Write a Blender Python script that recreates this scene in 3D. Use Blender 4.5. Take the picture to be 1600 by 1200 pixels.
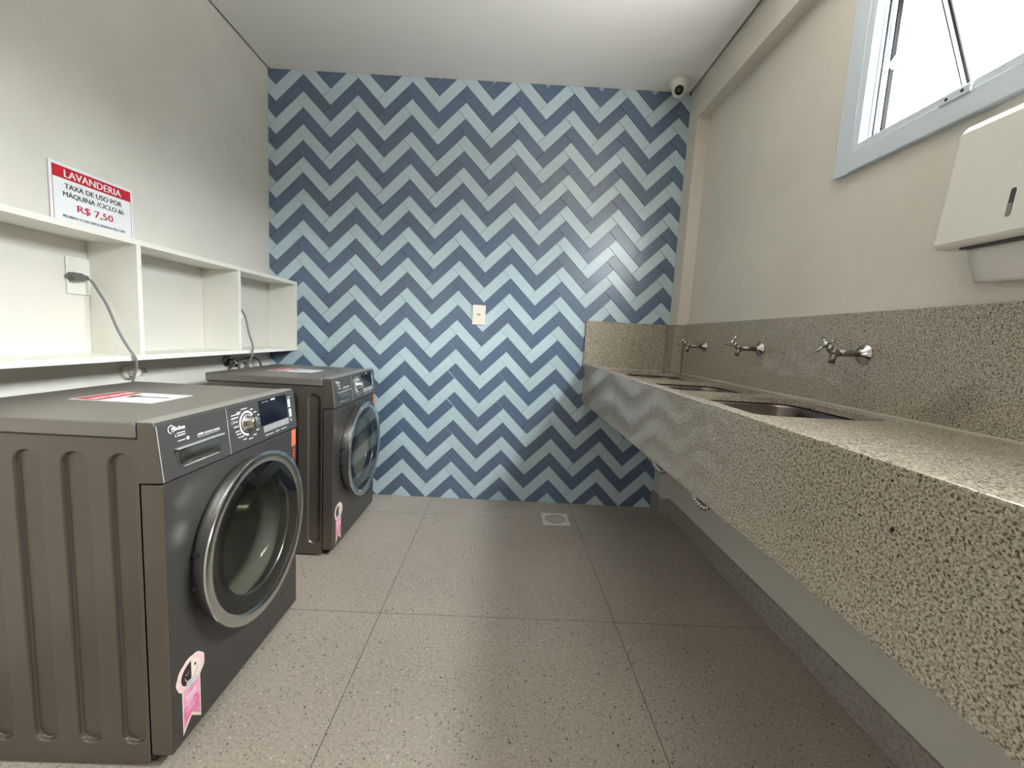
import bpy, bmesh, math, random
from mathutils import Vector, Matrix
random.seed(7)
for o in list(bpy.data.objects): bpy.data.objects.remove(o, do_unlink=True)
scene = bpy.context.scene
COL = scene.collection
PI = math.pi
# ------------------------------------------------------------------ camera
F_PX = 650.03
RV = (0.11136, -0.02146, 0.05593)
CAM = Vector((1.31678, -2.64366, 1.06958))
th = math.sqrt(sum(a*a for a in RV))
Rr = Matrix.Rotation(th, 3, Vector(RV))
Bm = Matrix(((1, 0, 0), (0, 0, -1), (0, 1, 0)))
W2C = Rr @ Bm
cam_d = bpy.data.cameras.new('camera')
cam = bpy.data.objects.new('camera', cam_d); COL.objects.link(cam)
Rt = W2C.transposed()
M = Matrix((Rt.col[0], -Rt.col[1], -Rt.col[2])).transposed()
cam.matrix_world = Matrix.Translation(CAM) @ M.to_4x4()
cam_d.sensor_fit = 'HORIZONTAL'; cam_d.sensor_width = 36.0
cam_d.lens = 36.0*F_PX/1600.0
cam_d.clip_start = 0.02
scene.camera = cam
# ------------------------------------------------------------------ daylight
EXPOSURE = 2.85
# sky brightness by elevation (degrees): ground, near horizon, low sky, mid sky, high sky
BANDS = [(-90, 6.9), (-20, 6.9), (-12, 3.0), (-4, 0.9), (6, 0.6), (9.5, 6.5), (19, 8.0), (22, 15.5), (43, 15.5), (47, 7.6), (90, 7.4)]
w = bpy.data.worlds.new('daylight'); scene.world = w; w.use_nodes = True
nt = w.node_tree; nt.nodes.clear()
N = nt.nodes.new; LK = nt.links.new
tc = N('ShaderNodeTexCoord'); sx = N('ShaderNodeSeparateXYZ'); rp = N('ShaderNodeValToRGB')
mr = N('ShaderNodeMapRange'); bg = N('ShaderNodeBackground'); ow = N('ShaderNodeOutputWorld')
LK(tc.outputs['Generated'], sx.inputs[0]); LK(sx.outputs['Z'], mr.inputs['Value'])
mr.inputs['From Min'].default_value = -1; mr.inputs['From Max'].default_value = 1
LK(mr.outputs[0], rp.inputs[0])
cr = rp.color_ramp
BMAX = max(v for _, v in BANDS) or 1
for i, (el_deg, v) in enumerate(BANDS):
    pos = (math.sin(math.radians(el_deg))+1)/2
    if i < 2: e = cr.elements[i]; e.position = pos
    else: e = cr.elements.new(pos)
    f = v/BMAX; tint = (1, .965, .915) if el_deg < 0 else (.98, .98, .985)
    e.color = (f*tint[0], f*tint[1], f*tint[2], 1)
LK(rp.outputs[0], bg.inputs['Color']); bg.inputs['Strength'].default_value = BMAX
LK(bg.outputs[0], ow.inputs['Surface'])
def portal(name, loc, rot, sx_, sy_):
    d = bpy.data.lights.new(name, 'AREA'); d.shape = 'RECTANGLE'; d.size = sx_; d.size_y = sy_
    d.cycles.is_portal = True
    o = bpy.data.objects.new(name, d); o.location = loc; o.rotation_euler = rot; COL.objects.link(o)
# portals only guide the sky light through the window and the added opening; they give no light themselves
WY0, WY1, WZ0, WZ1 = -2.50, -1.235, 1.728, 2.335      # window opening in the right wall
DX0, DX1, DZ0, DZ1, FRONT_Y = -.05, 0.65, 1.62, 2.12, -4.6      # unseen high opening behind the camera, added for fill light
portal('window_portal', (2.57, (WY0+WY1)/2, (WZ0+WZ1)/2), (0, PI/2, 0), WZ1-WZ0, WY1-WY0)
portal('added_window_portal', ((DX0+DX1)/2, FRONT_Y-.16, (DZ0+DZ1)/2), (PI/2, 0, 0), DX1-DX0, DZ1-DZ0)
vs = scene.view_settings
vs.view_transform = 'Standard'; vs.look = 'None'; vs.exposure = EXPOSURE; vs.gamma = 1.0
try: vs.use_curve_mapping = False
except Exception: pass

# ------------------------------------------------------------------ materials
def mat(name, color=(.8, .8, .8), rough=.5, metal=0., **kw):
    m = bpy.data.materials.new(name); m.use_nodes = True
    b = m.node_tree.nodes['Principled BSDF']
    b.inputs['Base Color'].default_value = (*color, 1); b.inputs['Roughness'].default_value = rough
    b.inputs['Metallic'].default_value = metal
    for k, v in kw.items(): b.inputs[k.replace('_', ' ')].default_value = v
    m['b'] = 1
    return m
def nodes(m):
    t = m.node_tree; return t, t.nodes.new, t.links.new, t.nodes['Principled BSDF']
def noise_bump(m, scale, strength, dist=.001, detail=3, coord='Object', mapscale=None):
    t, N, LK, b = nodes(m)
    tc = N('ShaderNodeTexCoord'); nz = N('ShaderNodeTexNoise'); bp = N('ShaderNodeBump')
    nz.inputs['Scale'].default_value = scale; nz.inputs['Detail'].default_value = detail
    src = tc.outputs[coord]
    if mapscale:
        mp = N('ShaderNodeMapping'); mp.inputs['Scale'].default_value = mapscale; LK(src, mp.inputs[0]); src = mp.outputs[0]
    LK(src, nz.inputs['Vector']); LK(nz.outputs['Fac'], bp.inputs['Height'])
    bp.inputs['Strength'].default_value = strength; bp.inputs['Distance'].default_value = dist
    LK(bp.outputs[0], b.inputs['Normal']); return m
def mottle(m, c1, c2, scale, detail=4, lo=.35, hi=.65, mapscale=None):
    t, N, LK, b = nodes(m)
    tc = N('ShaderNodeTexCoord'); nz = N('ShaderNodeTexNoise'); r = N('ShaderNodeValToRGB')
    nz.inputs['Scale'].default_value = scale; nz.inputs['Detail'].default_value = detail
    src = tc.outputs['Object']
    if mapscale:
        mp = N('ShaderNodeMapping'); mp.inputs['Scale'].default_value = mapscale; LK(src, mp.inputs[0]); src = mp.outputs[0]
    LK(src, nz.inputs['Vector']); LK(nz.outputs['Fac'], r.inputs[0])
    r.color_ramp.elements[0].position = lo; r.color_ramp.elements[0].color = (*c1, 1)
    r.color_ramp.elements[1].position = hi; r.color_ramp.elements[1].color = (*c2, 1)
    LK(r.outputs[0], b.inputs['Base Color']); return m
wall_white = noise_bump(mottle(mat('roller_paint_white', rough=.7), (.65, .625, .57), (.70, .675, .62), 3), 190, .35, .0016, 2)
wall_beige = noise_bump(mottle(mat('textured_paint_beige', rough=.75), (.67, .63, .555), (.71, .67, .59), 3), 150, .6, .003, 2)
stipple = noise_bump(mottle(mat('rough_cast_render', rough=.9), (.36, .30, .24), (.50, .43, .355), 160, 2), 170, 1., .006, 2)
ceil_m = noise_bump(mat('ceiling_paint', (.86, .845, .82), .8), 60, .1, .001)
gap_m = mat('ceiling_gap', (.09, .08, .07), .9)
shelf_m = mottle(mat('white_laminate', rough=.45), (.80, .785, .72), (.82, .805, .74), 20)
casing_m = mat('white_aluminium', (.64, .70, .755), .35)
seal_m = mat('window_seal_black', (.003, .003, .0035), .7, Specular_IOR_Level=.1)
rubber = mat('black_rubber', (.02, .02, .022), .5)
paper = mat('white_paper', (.80, .82, .84), .5)
paper_w = mat('white_tissue', (.78, .76, .72), .8)
red = mat('red_print', (.55, .012, .03), .4)
crimson = mat('crimson_print', (.50, .02, .07), .4)
ink = mat('black_print', (.03, .03, .035), .5)
plastic_w = mat('white_plastic', (.74, .725, .665), .32)
plastic_cream = mat('cream_plastic', (.86, .81, .72), .35)
chrome = mat('chrome', (.72, .70, .68), .12, 1.)
chrome_dull = mat('worn_chrome', (.30, .275, .25), .3, 1.)
tap_chrome = mat('tap_chrome', (.56, .55, .54), .14, 1.)
steel = noise_bump(mat('brushed_steel', (.20, .165, .15), .25, 1.), 30, .15, .001, 2, 'Object', (1, 1, 12))
ribbed_steel = mat('ribbed_chrome', (.7, .7, .68), .2, 1.)
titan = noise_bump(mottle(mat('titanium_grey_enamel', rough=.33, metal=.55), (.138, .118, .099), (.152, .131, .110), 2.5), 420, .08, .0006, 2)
trim_m = mat('trim_with_sheen', (.36, .345, .31), .4, .4)  # trim strips; the pale colour also carries light reflected off the top edge
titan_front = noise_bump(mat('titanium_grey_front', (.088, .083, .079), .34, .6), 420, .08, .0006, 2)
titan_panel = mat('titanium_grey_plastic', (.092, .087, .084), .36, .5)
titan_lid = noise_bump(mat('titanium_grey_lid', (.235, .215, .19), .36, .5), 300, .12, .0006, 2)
ring_m = mat('smoked_chrome', (.72, .71, .69), .2, 1.)
ring_face = mat('smoked_chrome_face', (.60, .61, .61), .08, 1.)
black_gloss = mat('black_gloss', (.004, .0045, .0055), .08, Specular_IOR_Level=.12)
display_m = mat('black_display', (.004, .005, .012), .10, Specular_IOR_Level=.25)
silver = mat('silver_plastic', (.55, .56, .56), .35, .6)
print_w = mat('white_print', (.78, .80, .80), .5)
teal = mat('pale_teal_print', (.55, .78, .76), .5)
drum_m = noise_bump(mat('drum_steel', (.42, .41, .34), .38, 1.), 60, .4, .003, 2)
gasket = mat('grey_gasket', (.12, .12, .11), .5)
pink = mottle(mat('pink_print', rough=.4), (.80, .16, .36), (.86, .36, .52), 40, 2)
pink_pale = mat('pale_pink_print', (.86, .60, .62), .4)
cream_p = mat('cream_print', (.86, .74, .62), .4)
black_p = mat('dark_print', (.025, .012, .018), .4)
orange_p = mat('orange_print', (.62, .16, .07), .4)
cord_m = mat('grey_cable', (.20, .20, .20), .45)
hose_m = mat('grey_hose', (.13, .125, .12), .5)
cable_pl = mat('dark_grey_plug', (.11, .11, .105), .5)
lens_m = mat('camera_lens', (.004, .004, .005), .1)
# thin glass: straight-through tint plus a mirror share that grows toward grazing, the same from both sides
def tinted(name, c, f0=.04, rough=.02, power=5):
    m = bpy.data.materials.new(name); m.use_nodes = True; t = m.node_tree; t.nodes.clear(); n = t.nodes.new
    tr = n('ShaderNodeBsdfTransparent'); gl = n('ShaderNodeBsdfGlossy'); mx = n('ShaderNodeMixShader'); om = n('ShaderNodeOutputMaterial')
    lw = n('ShaderNodeLayerWeight'); lw.inputs['Blend'].default_value = .5
    pw = n('ShaderNodeMath'); pw.operation = 'POWER'; pw.inputs[1].default_value = power
    ma = n('ShaderNodeMath'); ma.operation = 'MULTIPLY_ADD'; ma.inputs[1].default_value = 1-f0; ma.inputs[2].default_value = f0
    t.links.new(lw.outputs['Facing'], pw.inputs[0]); t.links.new(pw.outputs[0], ma.inputs[0]); t.links.new(ma.outputs[0], mx.inputs[0])
    tr.inputs[0].default_value = (*c, 1); gl.inputs['Roughness'].default_value = rough
    t.links.new(tr.outputs[0], mx.inputs[1]); t.links.new(gl.outputs[0], mx.inputs[2]); t.links.new(mx.outputs[0], om.inputs[0])
    return m
pane_m = tinted('clear_glass', (.93, .96, .96), .06)
door_glass_m = tinted('smoked_door_glass', (.90, .92, .82), .012)
cover_glass_m = tinted('door_cover_glass', (.90, .91, .89), .03, .02, 4.2)
# herringbone tile glazes: streaks run along each tile (UV u = length)
def tile_mat(name, c1, c2, c3):
    m = mat(name, rough=.31, Specular_IOR_Level=1.0); t, N, LK, b = nodes(m)
    uv = N('ShaderNodeUVMap'); uv.uv_map = 'UVMap'
    mp = N('ShaderNodeMapping'); mp.inputs['Scale'].default_value = (5, 110, 1)
    nz = N('ShaderNodeTexNoise'); nz.inputs['Scale'].default_value = 1.0; nz.inputs['Detail'].default_value = 3
    LK(uv.outputs[0], mp.inputs[0]); LK(mp.outputs[0], nz.inputs['Vector'])
    r = N('ShaderNodeValToRGB'); el = r.color_ramp.elements
    el[0].position = .3; el[0].color = (*c1, 1); el[1].position = .72; el[1].color = (*c2, 1)
    LK(nz.outputs['Fac'], r.inputs[0])
    # slight tone change from tile to tile
    at = N('ShaderNodeVertexColor'); at.layer_name = 'tone'
    mxx = N('ShaderNodeMix'); mxx.data_type = 'RGBA'
    sp = N('ShaderNodeSeparateColor'); LK(at.outputs[0], sp.inputs[0])
    LK(sp.outputs[0], mxx.inputs[0]); LK(r.outputs[0], mxx.inputs[6]); mxx.inputs[7].default_value = (*c3, 1)
    LK(mxx.outputs[2], b.inputs['Base Color'])
    bp = N('ShaderNodeBump'); bp.inputs['Strength'].default_value = .25; bp.inputs['Distance'].default_value = .0015
    LK(nz.outputs['Fac'], bp.inputs['Height']); LK(bp.outputs[0], b.inputs['Normal'])
    return m
tile_light = tile_mat('pale_blue_tile', (.46, .59, .65), (.55, .69, .745), (.46, .58, .61))
tile_dark = tile_mat('slate_blue_tile', (.080, .128, .215), (.11, .165, .27), (.095, .135, .20))
grout = mat('pale_grout', (.52, .58, .60), .8)
# granite
def granite(name, base, mid, dark, rough=.09, stretch=(1, 1, 1)):
    m = mat(name, rough=rough); t, N, LK, b = nodes(m)
    tc = N('ShaderNodeTexCoord'); mp = N('ShaderNodeMapping'); mp.inputs['Scale'].default_value = stretch
    LK(tc.outputs['Object'], mp.inputs[0]); V = mp.outputs[0]
    n1 = N('ShaderNodeTexNoise'); n1.inputs['Scale'].default_value = 270; n1.inputs['Detail'].default_value = 4; n1.inputs['Roughness'].default_value = .62
    n1.inputs['Distortion'].default_value = .6
    LK(V, n1.inputs['Vector'])
    r = N('ShaderNodeValToRGB'); el = r.color_ramp.elements
    el[0].position = .37; el[0].color = (*dark, 1); el[1].position = .66; el[1].color = (*[min(1, c*1.28) for c in base], 1)
    e = el.new(.45); e.color = (*mid, 1); e = el.new(.54); e.color = (*base, 1)
    LK(n1.outputs['Fac'], r.inputs[0])
    # grey-violet clouds
    n2 = N('ShaderNodeTexNoise'); n2.inputs['Scale'].default_value = 4.2; n2.inputs['Detail'].default_value = 5
    LK(V, n2.inputs['Vector'])
    r2 = N('ShaderNodeValToRGB'); r2.color_ramp.elements[0].position = .60; r2.color_ramp.elements[0].color = (0, 0, 0, 1)
    r2.color_ramp.elements[1].position = .78; r2.color_ramp.elements[1].color = (.55, .55, .55, 1)
    LK(n2.outputs['Fac'], r2.inputs[0])
    m1 = N('ShaderNodeMix'); m1.data_type = 'RGBA'; m1.blend_type = 'MULTIPLY'
    LK(r2.outputs[0], m1.inputs[0]); LK(r.outputs[0], m1.inputs[6]); m1.inputs[7].default_value = (.42, .38, .37, 1)
    # sparse black crystals
    n3 = N('ShaderNodeTexNoise'); n3.inputs['Scale'].default_value = 46; n3.inputs['Detail'].default_value = 2; LK(V, n3.inputs['Vector'])
    r3 = N('ShaderNodeValToRGB'); r3.color_ramp.elements[0].position = .735; r3.color_ramp.elements[0].color = (0, 0, 0, 1)
    r3.color_ramp.elements[1].position = .76; r3.color_ramp.elements[1].color = (1, 1, 1, 1); LK(n3.outputs['Fac'], r3.inputs[0])
    m2 = N('ShaderNodeMix'); m2.data_type = 'RGBA'
    LK(r3.outputs[0], m2.inputs[0]); LK(m1.outputs[2], m2.inputs[6]); m2.inputs[7].default_value = (.03, .026, .022, 1)
    LK(m2.outputs[2], b.inputs['Base Color'])
    return m
granite_m = granite('speckled_granite', (.46, .41, .33), (.30, .25, .195), (.075, .055, .04))
# porcelain floor: greige with small black and white chips, thin dark joints every 0.9 m
floor_m = mat('speckled_porcelain', rough=.42)
t, N, LK, b = nodes(floor_m)
tc = N('ShaderNodeTexCoord')
n0 = N('ShaderNodeTexNoise'); n0.inputs['Scale'].default_value = 2.2; n0.inputs['Detail'].default_value = 6; LK(tc.outputs['Object'], n0.inputs['Vector'])
r0 = N('ShaderNodeValToRGB'); r0.color_ramp.elements[0].position = .3; r0.color_ramp.elements[0].color = (.425, .365, .302, 1)
r0.color_ramp.elements[1].position = .7; r0.color_ramp.elements[1].color = (.485, .422, .352, 1); LK(n0.outputs['Fac'], r0.inputs[0])
nf = N('ShaderNodeTexNoise'); nf.inputs['Scale'].default_value = 120; nf.inputs['Detail'].default_value = 3; LK(tc.outputs['Object'], nf.inputs['Vector'])
rf = N('ShaderNodeValToRGB'); rf.color_ramp.elements[0].position = .35; rf.color_ramp.elements[0].color = (.80, .80, .80, 1)
rf.color_ramp.elements[1].position = .65; rf.color_ramp.elements[1].color = (1.06, 1.06, 1.06, 1); LK(nf.outputs['Fac'], rf.inputs[0])
mf = N('ShaderNodeMix'); mf.data_type = 'RGBA'; mf.blend_type = 'MULTIPLY'; mf.inputs[0].default_value = 1
LK(r0.outputs[0], mf.inputs[6]); LK(rf.outputs[0], mf.inputs[7]); cur = mf.outputs[2]
for sc, thr, colr in ((85, .20, (.10, .085, .07)), (60, .17, (.62, .59, .54)), (38, .12, (.07, .06, .055)), (140, .24, (.15, .13, .11))):
    vo = N('ShaderNodeTexVoronoi'); vo.inputs['Scale'].default_value = sc; LK(tc.outputs['Object'], vo.inputs['Vector'])
    lt = N('ShaderNodeMath'); lt.operation = 'LESS_THAN'; lt.inputs[1].default_value = thr; LK(vo.outputs['Distance'], lt.inputs[0])
    sc2 = N('ShaderNodeSeparateColor'); LK(vo.outputs['Color'], sc2.inputs[0])
    gt = N('ShaderNodeMath'); gt.operation = 'GREATER_THAN'; gt.inputs[1].default_value = .72; LK(sc2.outputs[0], gt.inputs[0])
    mu = N('ShaderNodeMath'); mu.operation = 'MULTIPLY'; LK(lt.outputs[0], mu.inputs[0]); LK(gt.outputs[0], mu.inputs[1])
    mm = N('ShaderNodeMix'); mm.data_type = 'RGBA'; LK(mu.outputs[0], mm.inputs[0]); LK(cur, mm.inputs[6]); mm.inputs[7].default_value = (*colr, 1); cur = mm.outputs[2]
sp = N('ShaderNodeSeparateXYZ'); LK(tc.outputs['Object'], sp.inputs[0])
GX, GY, TS = .9017, -.2554, .9
def joint(out, off):
    a = N('ShaderNodeMath'); a.operation = 'SUBTRACT'; LK(out, a.inputs[0]); a.inputs[1].default_value = off
    d = N('ShaderNodeMath'); d.operation = 'DIVIDE'; LK(a.outputs[0], d.inputs[0]); d.inputs[1].default_value = TS
    r = N('ShaderNodeMath'); r.operation = 'ROUND'; LK(d.outputs[0], r.inputs[0])
    s = N('ShaderNodeMath'); s.operation = 'SUBTRACT'; LK(d.outputs[0], s.inputs[0]); LK(r.outputs[0], s.inputs[1])
    ab = N('ShaderNodeMath'); ab.operation = 'ABSOLUTE'; LK(s.outputs[0], ab.inputs[0])
    l = N('ShaderNodeMath'); l.operation = 'LESS_THAN'; LK(ab.outputs[0], l.inputs[0]); l.inputs[1].default_value = .0011/TS
    return l.outputs[0]
jx = joint(sp.outputs['X'], GX); jy = joint(sp.outputs['Y'], GY)
mxm = N('ShaderNodeMath'); mxm.operation = 'MAXIMUM'; LK(jx, mxm.inputs[0]); LK(jy, mxm.inputs[1])
mm = N('ShaderNodeMix'); mm.data_type = 'RGBA'; LK(mxm.outputs[0], mm.inputs[0]); LK(cur, mm.inputs[6]); mm.inputs[7].default_value = (.06, .05, .042, 1)
LK(mm.outputs[2], b.inputs['Base Color'])
skirt_m = mottle(mat('porcelain_skirting', rough=.5), (.27, .24, .205), (.40, .36, .31), 110, 4, .35, .6)

# ------------------------------------------------------------------ mesh helpers
class MB:
    def __init__(s): s.v = []; s.f = []; s.m = []; s.s = []
    def add(s, vs, fs, mi=0, smooth=False):
        o = len(s.v); s.v += [tuple(q) for q in vs]
        for f in fs: s.f.append(tuple(i+o for i in f)); s.m.append(mi); s.s.append(smooth)
        return s
    def box(s, x0, x1, y0, y1, z0, z1, mi=0):
        v = [(x, y, z) for x in (x0, x1) for y in (y0, y1) for z in (z0, z1)]
        return s.add(v, [(0, 1, 3, 2), (4, 6, 7, 5), (0, 4, 5, 1), (2, 3, 7, 6), (0, 2, 6, 4), (1, 5, 7, 3)], mi)
    def lathe(s, prof, o, ax, n=48, mi=0, smooth=True, a0=0, a1=2*PI, closed=True):
        # prof: list of (r, h); ax direction
        ax = Vector(ax).normalized(); u = ax.orthogonal().normalized(); w_ = ax.cross(u); o = Vector(o)
        vs, fs = [], []; full = abs(a1-a0-2*PI) < 1e-6; cnt = n if full else n+1
        for r, h in prof:
            for k in range(cnt):
                a = a0+(a1-a0)*k/n
                vs.append(o+ax*h+(u*math.cos(a)+w_*math.sin(a))*r)
        for i in range(len(prof)-1):
            for k in range(n):
                k2 = (k+1) % cnt
                fs.append((i*cnt+k, i*cnt+k2, (i+1)*cnt+k2, (i+1)*cnt+k))
        return s.add(vs, fs, mi, smooth)
    def cyl(s, p0, p1, r0, r1=None, n=24, mi=0, smooth=True):
        r1 = r0 if r1 is None else r1; p0 = Vector(p0); p1 = Vector(p1); d = p1-p0; L = d.length
        return s.lathe([(1e-5, 0), (r0, 0)], p0, d, n, mi, False).lathe([(r0, 0), (r1, L)], p0, d, n, mi, smooth).lathe([(r1, L), (1e-5, L)], p0, d, n, mi, False)
    def tube(s, pts, r, n=12, mi=0, ribs=None):
        pts = [Vector(q) for q in pts]; vs, fs = [], []
        up = None
        for i, q in enumerate(pts):
            d = (pts[min(i+1, len(pts)-1)]-pts[max(i-1, 0)]).normalized()
            if up is None: up = d.orthogonal().normalized()
            up = (up-d*up.dot(d)).normalized(); w_ = d.cross(up)
            rr = r(i/(len(pts)-1)) if callable(r) else r
            for k in range(n):
                a = 2*PI*k/n; vs.append(q+(up*math.cos(a)+w_*math.sin(a))*rr)
        for i in range(len(pts)-1):
            for k in range(n): fs.append((i*n+k, i*n+(k+1) % n, (i+1)*n+(k+1) % n, (i+1)*n+k))
        fs.append(tuple(range(n-1, -1, -1))); fs.append(tuple((len(pts)-1)*n+k for k in range(n)))
        return s.add(vs, fs, mi, True)
    def prism(s, poly, to3, d0, d1, mi=0):
        # poly 2-D list, to3(a, b, d) -> point
        n = len(poly); vs = [to3(a, b, d0) for a, b in poly]+[to3(a, b, d1) for a, b in poly]
        fs = [tuple(range(n-1, -1, -1)), tuple(range(n, 2*n))]+[(i, (i+1) % n, n+(i+1) % n, n+i) for i in range(n)]
        return s.add(vs, fs, mi)
    def build(s, name, mats, parent=None, bevel=0, seg=2, loc=None, fix=True):
        me = bpy.data.meshes.new(name)
        me.from_pydata(s.v, [], s.f); me.update()
        if not isinstance(mats, (list, tuple)): mats = [mats]
        for m_ in mats: me.materials.append(m_)
        me.polygons.foreach_set('material_index', s.m); me.polygons.foreach_set('use_smooth', s.s)
        if fix:
            bm = bmesh.new(); bm.from_mesh(me); bmesh.ops.remove_doubles(bm, verts=bm.verts, dist=2e-6)
            bmesh.ops.recalc_face_normals(bm, faces=bm.faces); bm.to_mesh(me); bm.free()
        o = bpy.data.objects.new(name, me); COL.objects.link(o)
        if parent is not None: o.parent = parent
        if loc is not None: o.location = loc
        if bevel:
            b = o.modifiers.new('bevel', 'BEVEL'); b.width = bevel; b.segments = seg; b.limit_method = 'ANGLE'; b.angle_limit = math.radians(40)
        return o
def smooth_path(pts, n=8):
    P = [Vector(q) for q in pts]; P = [P[0]*2-P[1]]+P+[P[-1]*2-P[-2]]; out = []
    for i in range(1, len(P)-2):
        for k in range(n):
            t_ = k/n; a, b_, c, d = P[i-1], P[i], P[i+1], P[i+2]
            out.append(.5*((2*b_)+(c-a)*t_+(2*a-5*b_+4*c-d)*t_**2+(3*b_-a-3*c+d)*t_**3))
    out.append(P[-2]); return out
def thing(name, label, cat, loc=(0, 0, 0), group=None, rot=None):
    o = bpy.data.objects.new(name, None); COL.objects.link(o); o.location = loc; o.empty_display_size = .1
    if rot: o.rotation_euler = rot
    o['label'] = label; o['category'] = cat
    if group: o['group'] = group
    return o
def tag(o, label, cat, group=None):
    o['label'] = label; o['category'] = cat
    if group: o['group'] = group
    return o
def struct(o, label=None, cat=None):
    o['kind'] = 'structure'
    if label: o['label'] = label
    if cat: o['category'] = cat
    return o
def ngon_hole(mb, cx, cy, r, x0, x1, y0, y1, to3, d0, d1, n=64, mi=0):
    """rectangular plate x0..x1, y0..y1 with a round hole, between depths d0 and d1"""
    angs = sorted(set([2*PI*k/n for k in range(n)]+[math.atan2(b-cy, a-cx) % (2*PI) for a in (x0, x1) for b in (y0, y1)]))
    inn, out = [], []
    for a in angs:
        c, s_ = math.cos(a), math.sin(a); ts = []
        if c > 1e-9: ts.append((x1-cx)/c)
        if c < -1e-9: ts.append((x0-cx)/c)
        if s_ > 1e-9: ts.append((y1-cy)/s_)
        if s_ < -1e-9: ts.append((y0-cy)/s_)
        t_ = min(ts); out.append((cx+c*t_, cy+s_*t_)); inn.append((cx+c*r, cy+s_*r))
    k = len(angs)
    vs = [to3(a, b, d) for d in (d0, d1) for L in (inn, out) for a, b in L]
    fs = []
    for i in range(k):
        j = (i+1) % k
        fs += [(i, j, k+j, k+i), (2*k+i, 3*k+i, 3*k+j, 2*k+j), (i, 2*k+i, 2*k+j, j), (k+i, k+j, 3*k+j, 3*k+i)]
    mb.add(vs, fs, mi)
def rrect(hx, hy, rc, n=8):
    out = []
    for cx, cy, a0 in ((hx-rc, hy-rc, 0), (-hx+rc, hy-rc, 90), (-hx+rc, -hy+rc, 180), (hx-rc, -hy+rc, 270)):
        for k in range(n+1):
            a = math.radians(a0+90*k/n); out.append((cx+rc*math.cos(a), cy+rc*math.sin(a)))
        # points along the straight side too
    return out
def rect_hole(mb, cx, cy, hx, hy, rc, x0, x1, y0, y1, to3, d0, d1):
    inn = [(cx+a, cy+b) for a, b in rrect(hx, hy, rc)]; n = 8
    out = []
    for i, (a, b) in enumerate(inn):
        k, q = i//(n+1), (i % (n+1))/n
        cor = [(x1, y1), (x0, y1), (x0, y0), (x1, y0)][k]
        # first half of a corner arc slides along one edge, second half along the other
        if k in (0, 2): e1 = (cor[0], b); e2 = (a, cor[1])
        else: e1 = (a, cor[1]); e2 = (cor[0], b)
        if q < .5: t_ = q*2; out.append((e1[0]+(cor[0]-e1[0])*t_, e1[1]+(cor[1]-e1[1])*t_))
        else: t_ = q*2-1; out.append((cor[0]+(e2[0]-cor[0])*t_, cor[1]+(e2[1]-cor[1])*t_))
    k = len(inn)
    vs = [to3(a, b, d) for d in (d0, d1) for L in (inn, out) for a, b in L]; fs = []
    for i in range(k):
        j = (i+1) % k
        fs += [(i, j, k+j, k+i), (2*k+i, 3*k+i, 3*k+j, 2*k+j), (i, 2*k+i, 2*k+j, j), (k+i, k+j, 3*k+j, 3*k+i)]
    mb.add(vs, fs)
_tcache = {}
def text_into(mb, body, org, xd, yd, nd, width=None, cap=.01, mi=0, eps=.0006, bold=.035):
    key = body
    if key not in _tcache:
        c = bpy.data.curves.new('txt', 'FONT'); c.body = body; c.resolution_u = 3; c.offset = .0
        o = bpy.data.objects.new('txt', c); COL.objects.link(o)
        bpy.context.view_layer.update()
        me = o.evaluated_get(bpy.context.evaluated_depsgraph_get()).to_mesh()
        vv = [tuple(v.co) for v in me.vertices]; ff = [tuple(q.vertices) for q in me.polygons]
        bpy.data.objects.remove(o, do_unlink=True); bpy.data.curves.remove(c)
        _tcache[key] = (vv, ff)
    vv, ff = _tcache[key]
    x0 = min(v[0] for v in vv); x1 = max(v[0] for v in vv)
    H = .70 if any(c.isupper() or c.isdigit() for c in body) else .54
    sy = cap/H; sx_ = width/(x1-x0) if width else sy
    org, xd, yd, nd = Vector(org), Vector(xd), Vector(yd), Vector(nd)
    for k in range(3):      # the three passes thicken the strokes a little
        mb.add([org+xd*((v[0]-x0)*sx_+(k-1)*cap*bold)+yd*(v[1]*sy)+nd*(eps+k*.00002) for v in vv], ff, mi)

# ------------------------------------------------------------------ room shell
XL, XR, XC = -.147, 2.425, 2.355
TOP = 2.75
def slab(name, m_, *a):
    return MB().box(*a).build(name, m_)
fl = slab('floor', floor_m, XL-.1, XR+.15, FRONT_Y, .1, -.08, 0); struct(fl)
# ceiling board tilts a little; open shadow gap along both side walls
cb = MB()
def cz(x): return 2.547+(x-XL)/(XC-XL)*.032
gx0, gx1 = XL+.012, XC-.012
cb.add([(x, y, cz(x)+d) for d in (0, .03) for x in (gx0, gx1) for y in (FRONT_Y, -.002)],
       [(0, 1, 3, 2), (4, 6, 7, 5), (0, 4, 5, 1), (2, 3, 7, 6), (0, 2, 6, 4), (1, 5, 7, 3)], 0)
cb.box(XL-.1, XR+.135, FRONT_Y-.1, .1, TOP, TOP+.1, 1)
struct(cb.build('ceiling', [ceil_m, gap_m]))
struct(slab('wall_left', wall_white, XL-.12, XL, FRONT_Y, .1, 0, TOP))
# right wall: recessed panel with the window opening, column in the corner, beam under the ceiling
wr = MB()
XO = XR+.135
wr.box(XR, XO, WY1, .1, 0, TOP).box(XR, XO, FRONT_Y, WY0, 0, TOP).box(XR, XO, WY0, WY1, 0, WZ0).box(XR, XO, WY0, WY1, WZ1, TOP)
wr.box(XC, XR, -.12, .1, 0, TOP).box(XC, XR, FRONT_Y, -.12, 2.39, TOP)
wro = wr.build('wall_right', [wall_beige, stipple], fix=False)
# outer reveal and outer face are rough cast
for p_ in wro.data.polygons:
    c = p_.center
    if c.x > XO-.001: p_.material_index = 1
struct(wro)
rv = MB().box(2.485, XO+.004, WY1-.001, WY1+.004, WZ0, WZ1).build('trim_1', stipple); struct(rv)
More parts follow.
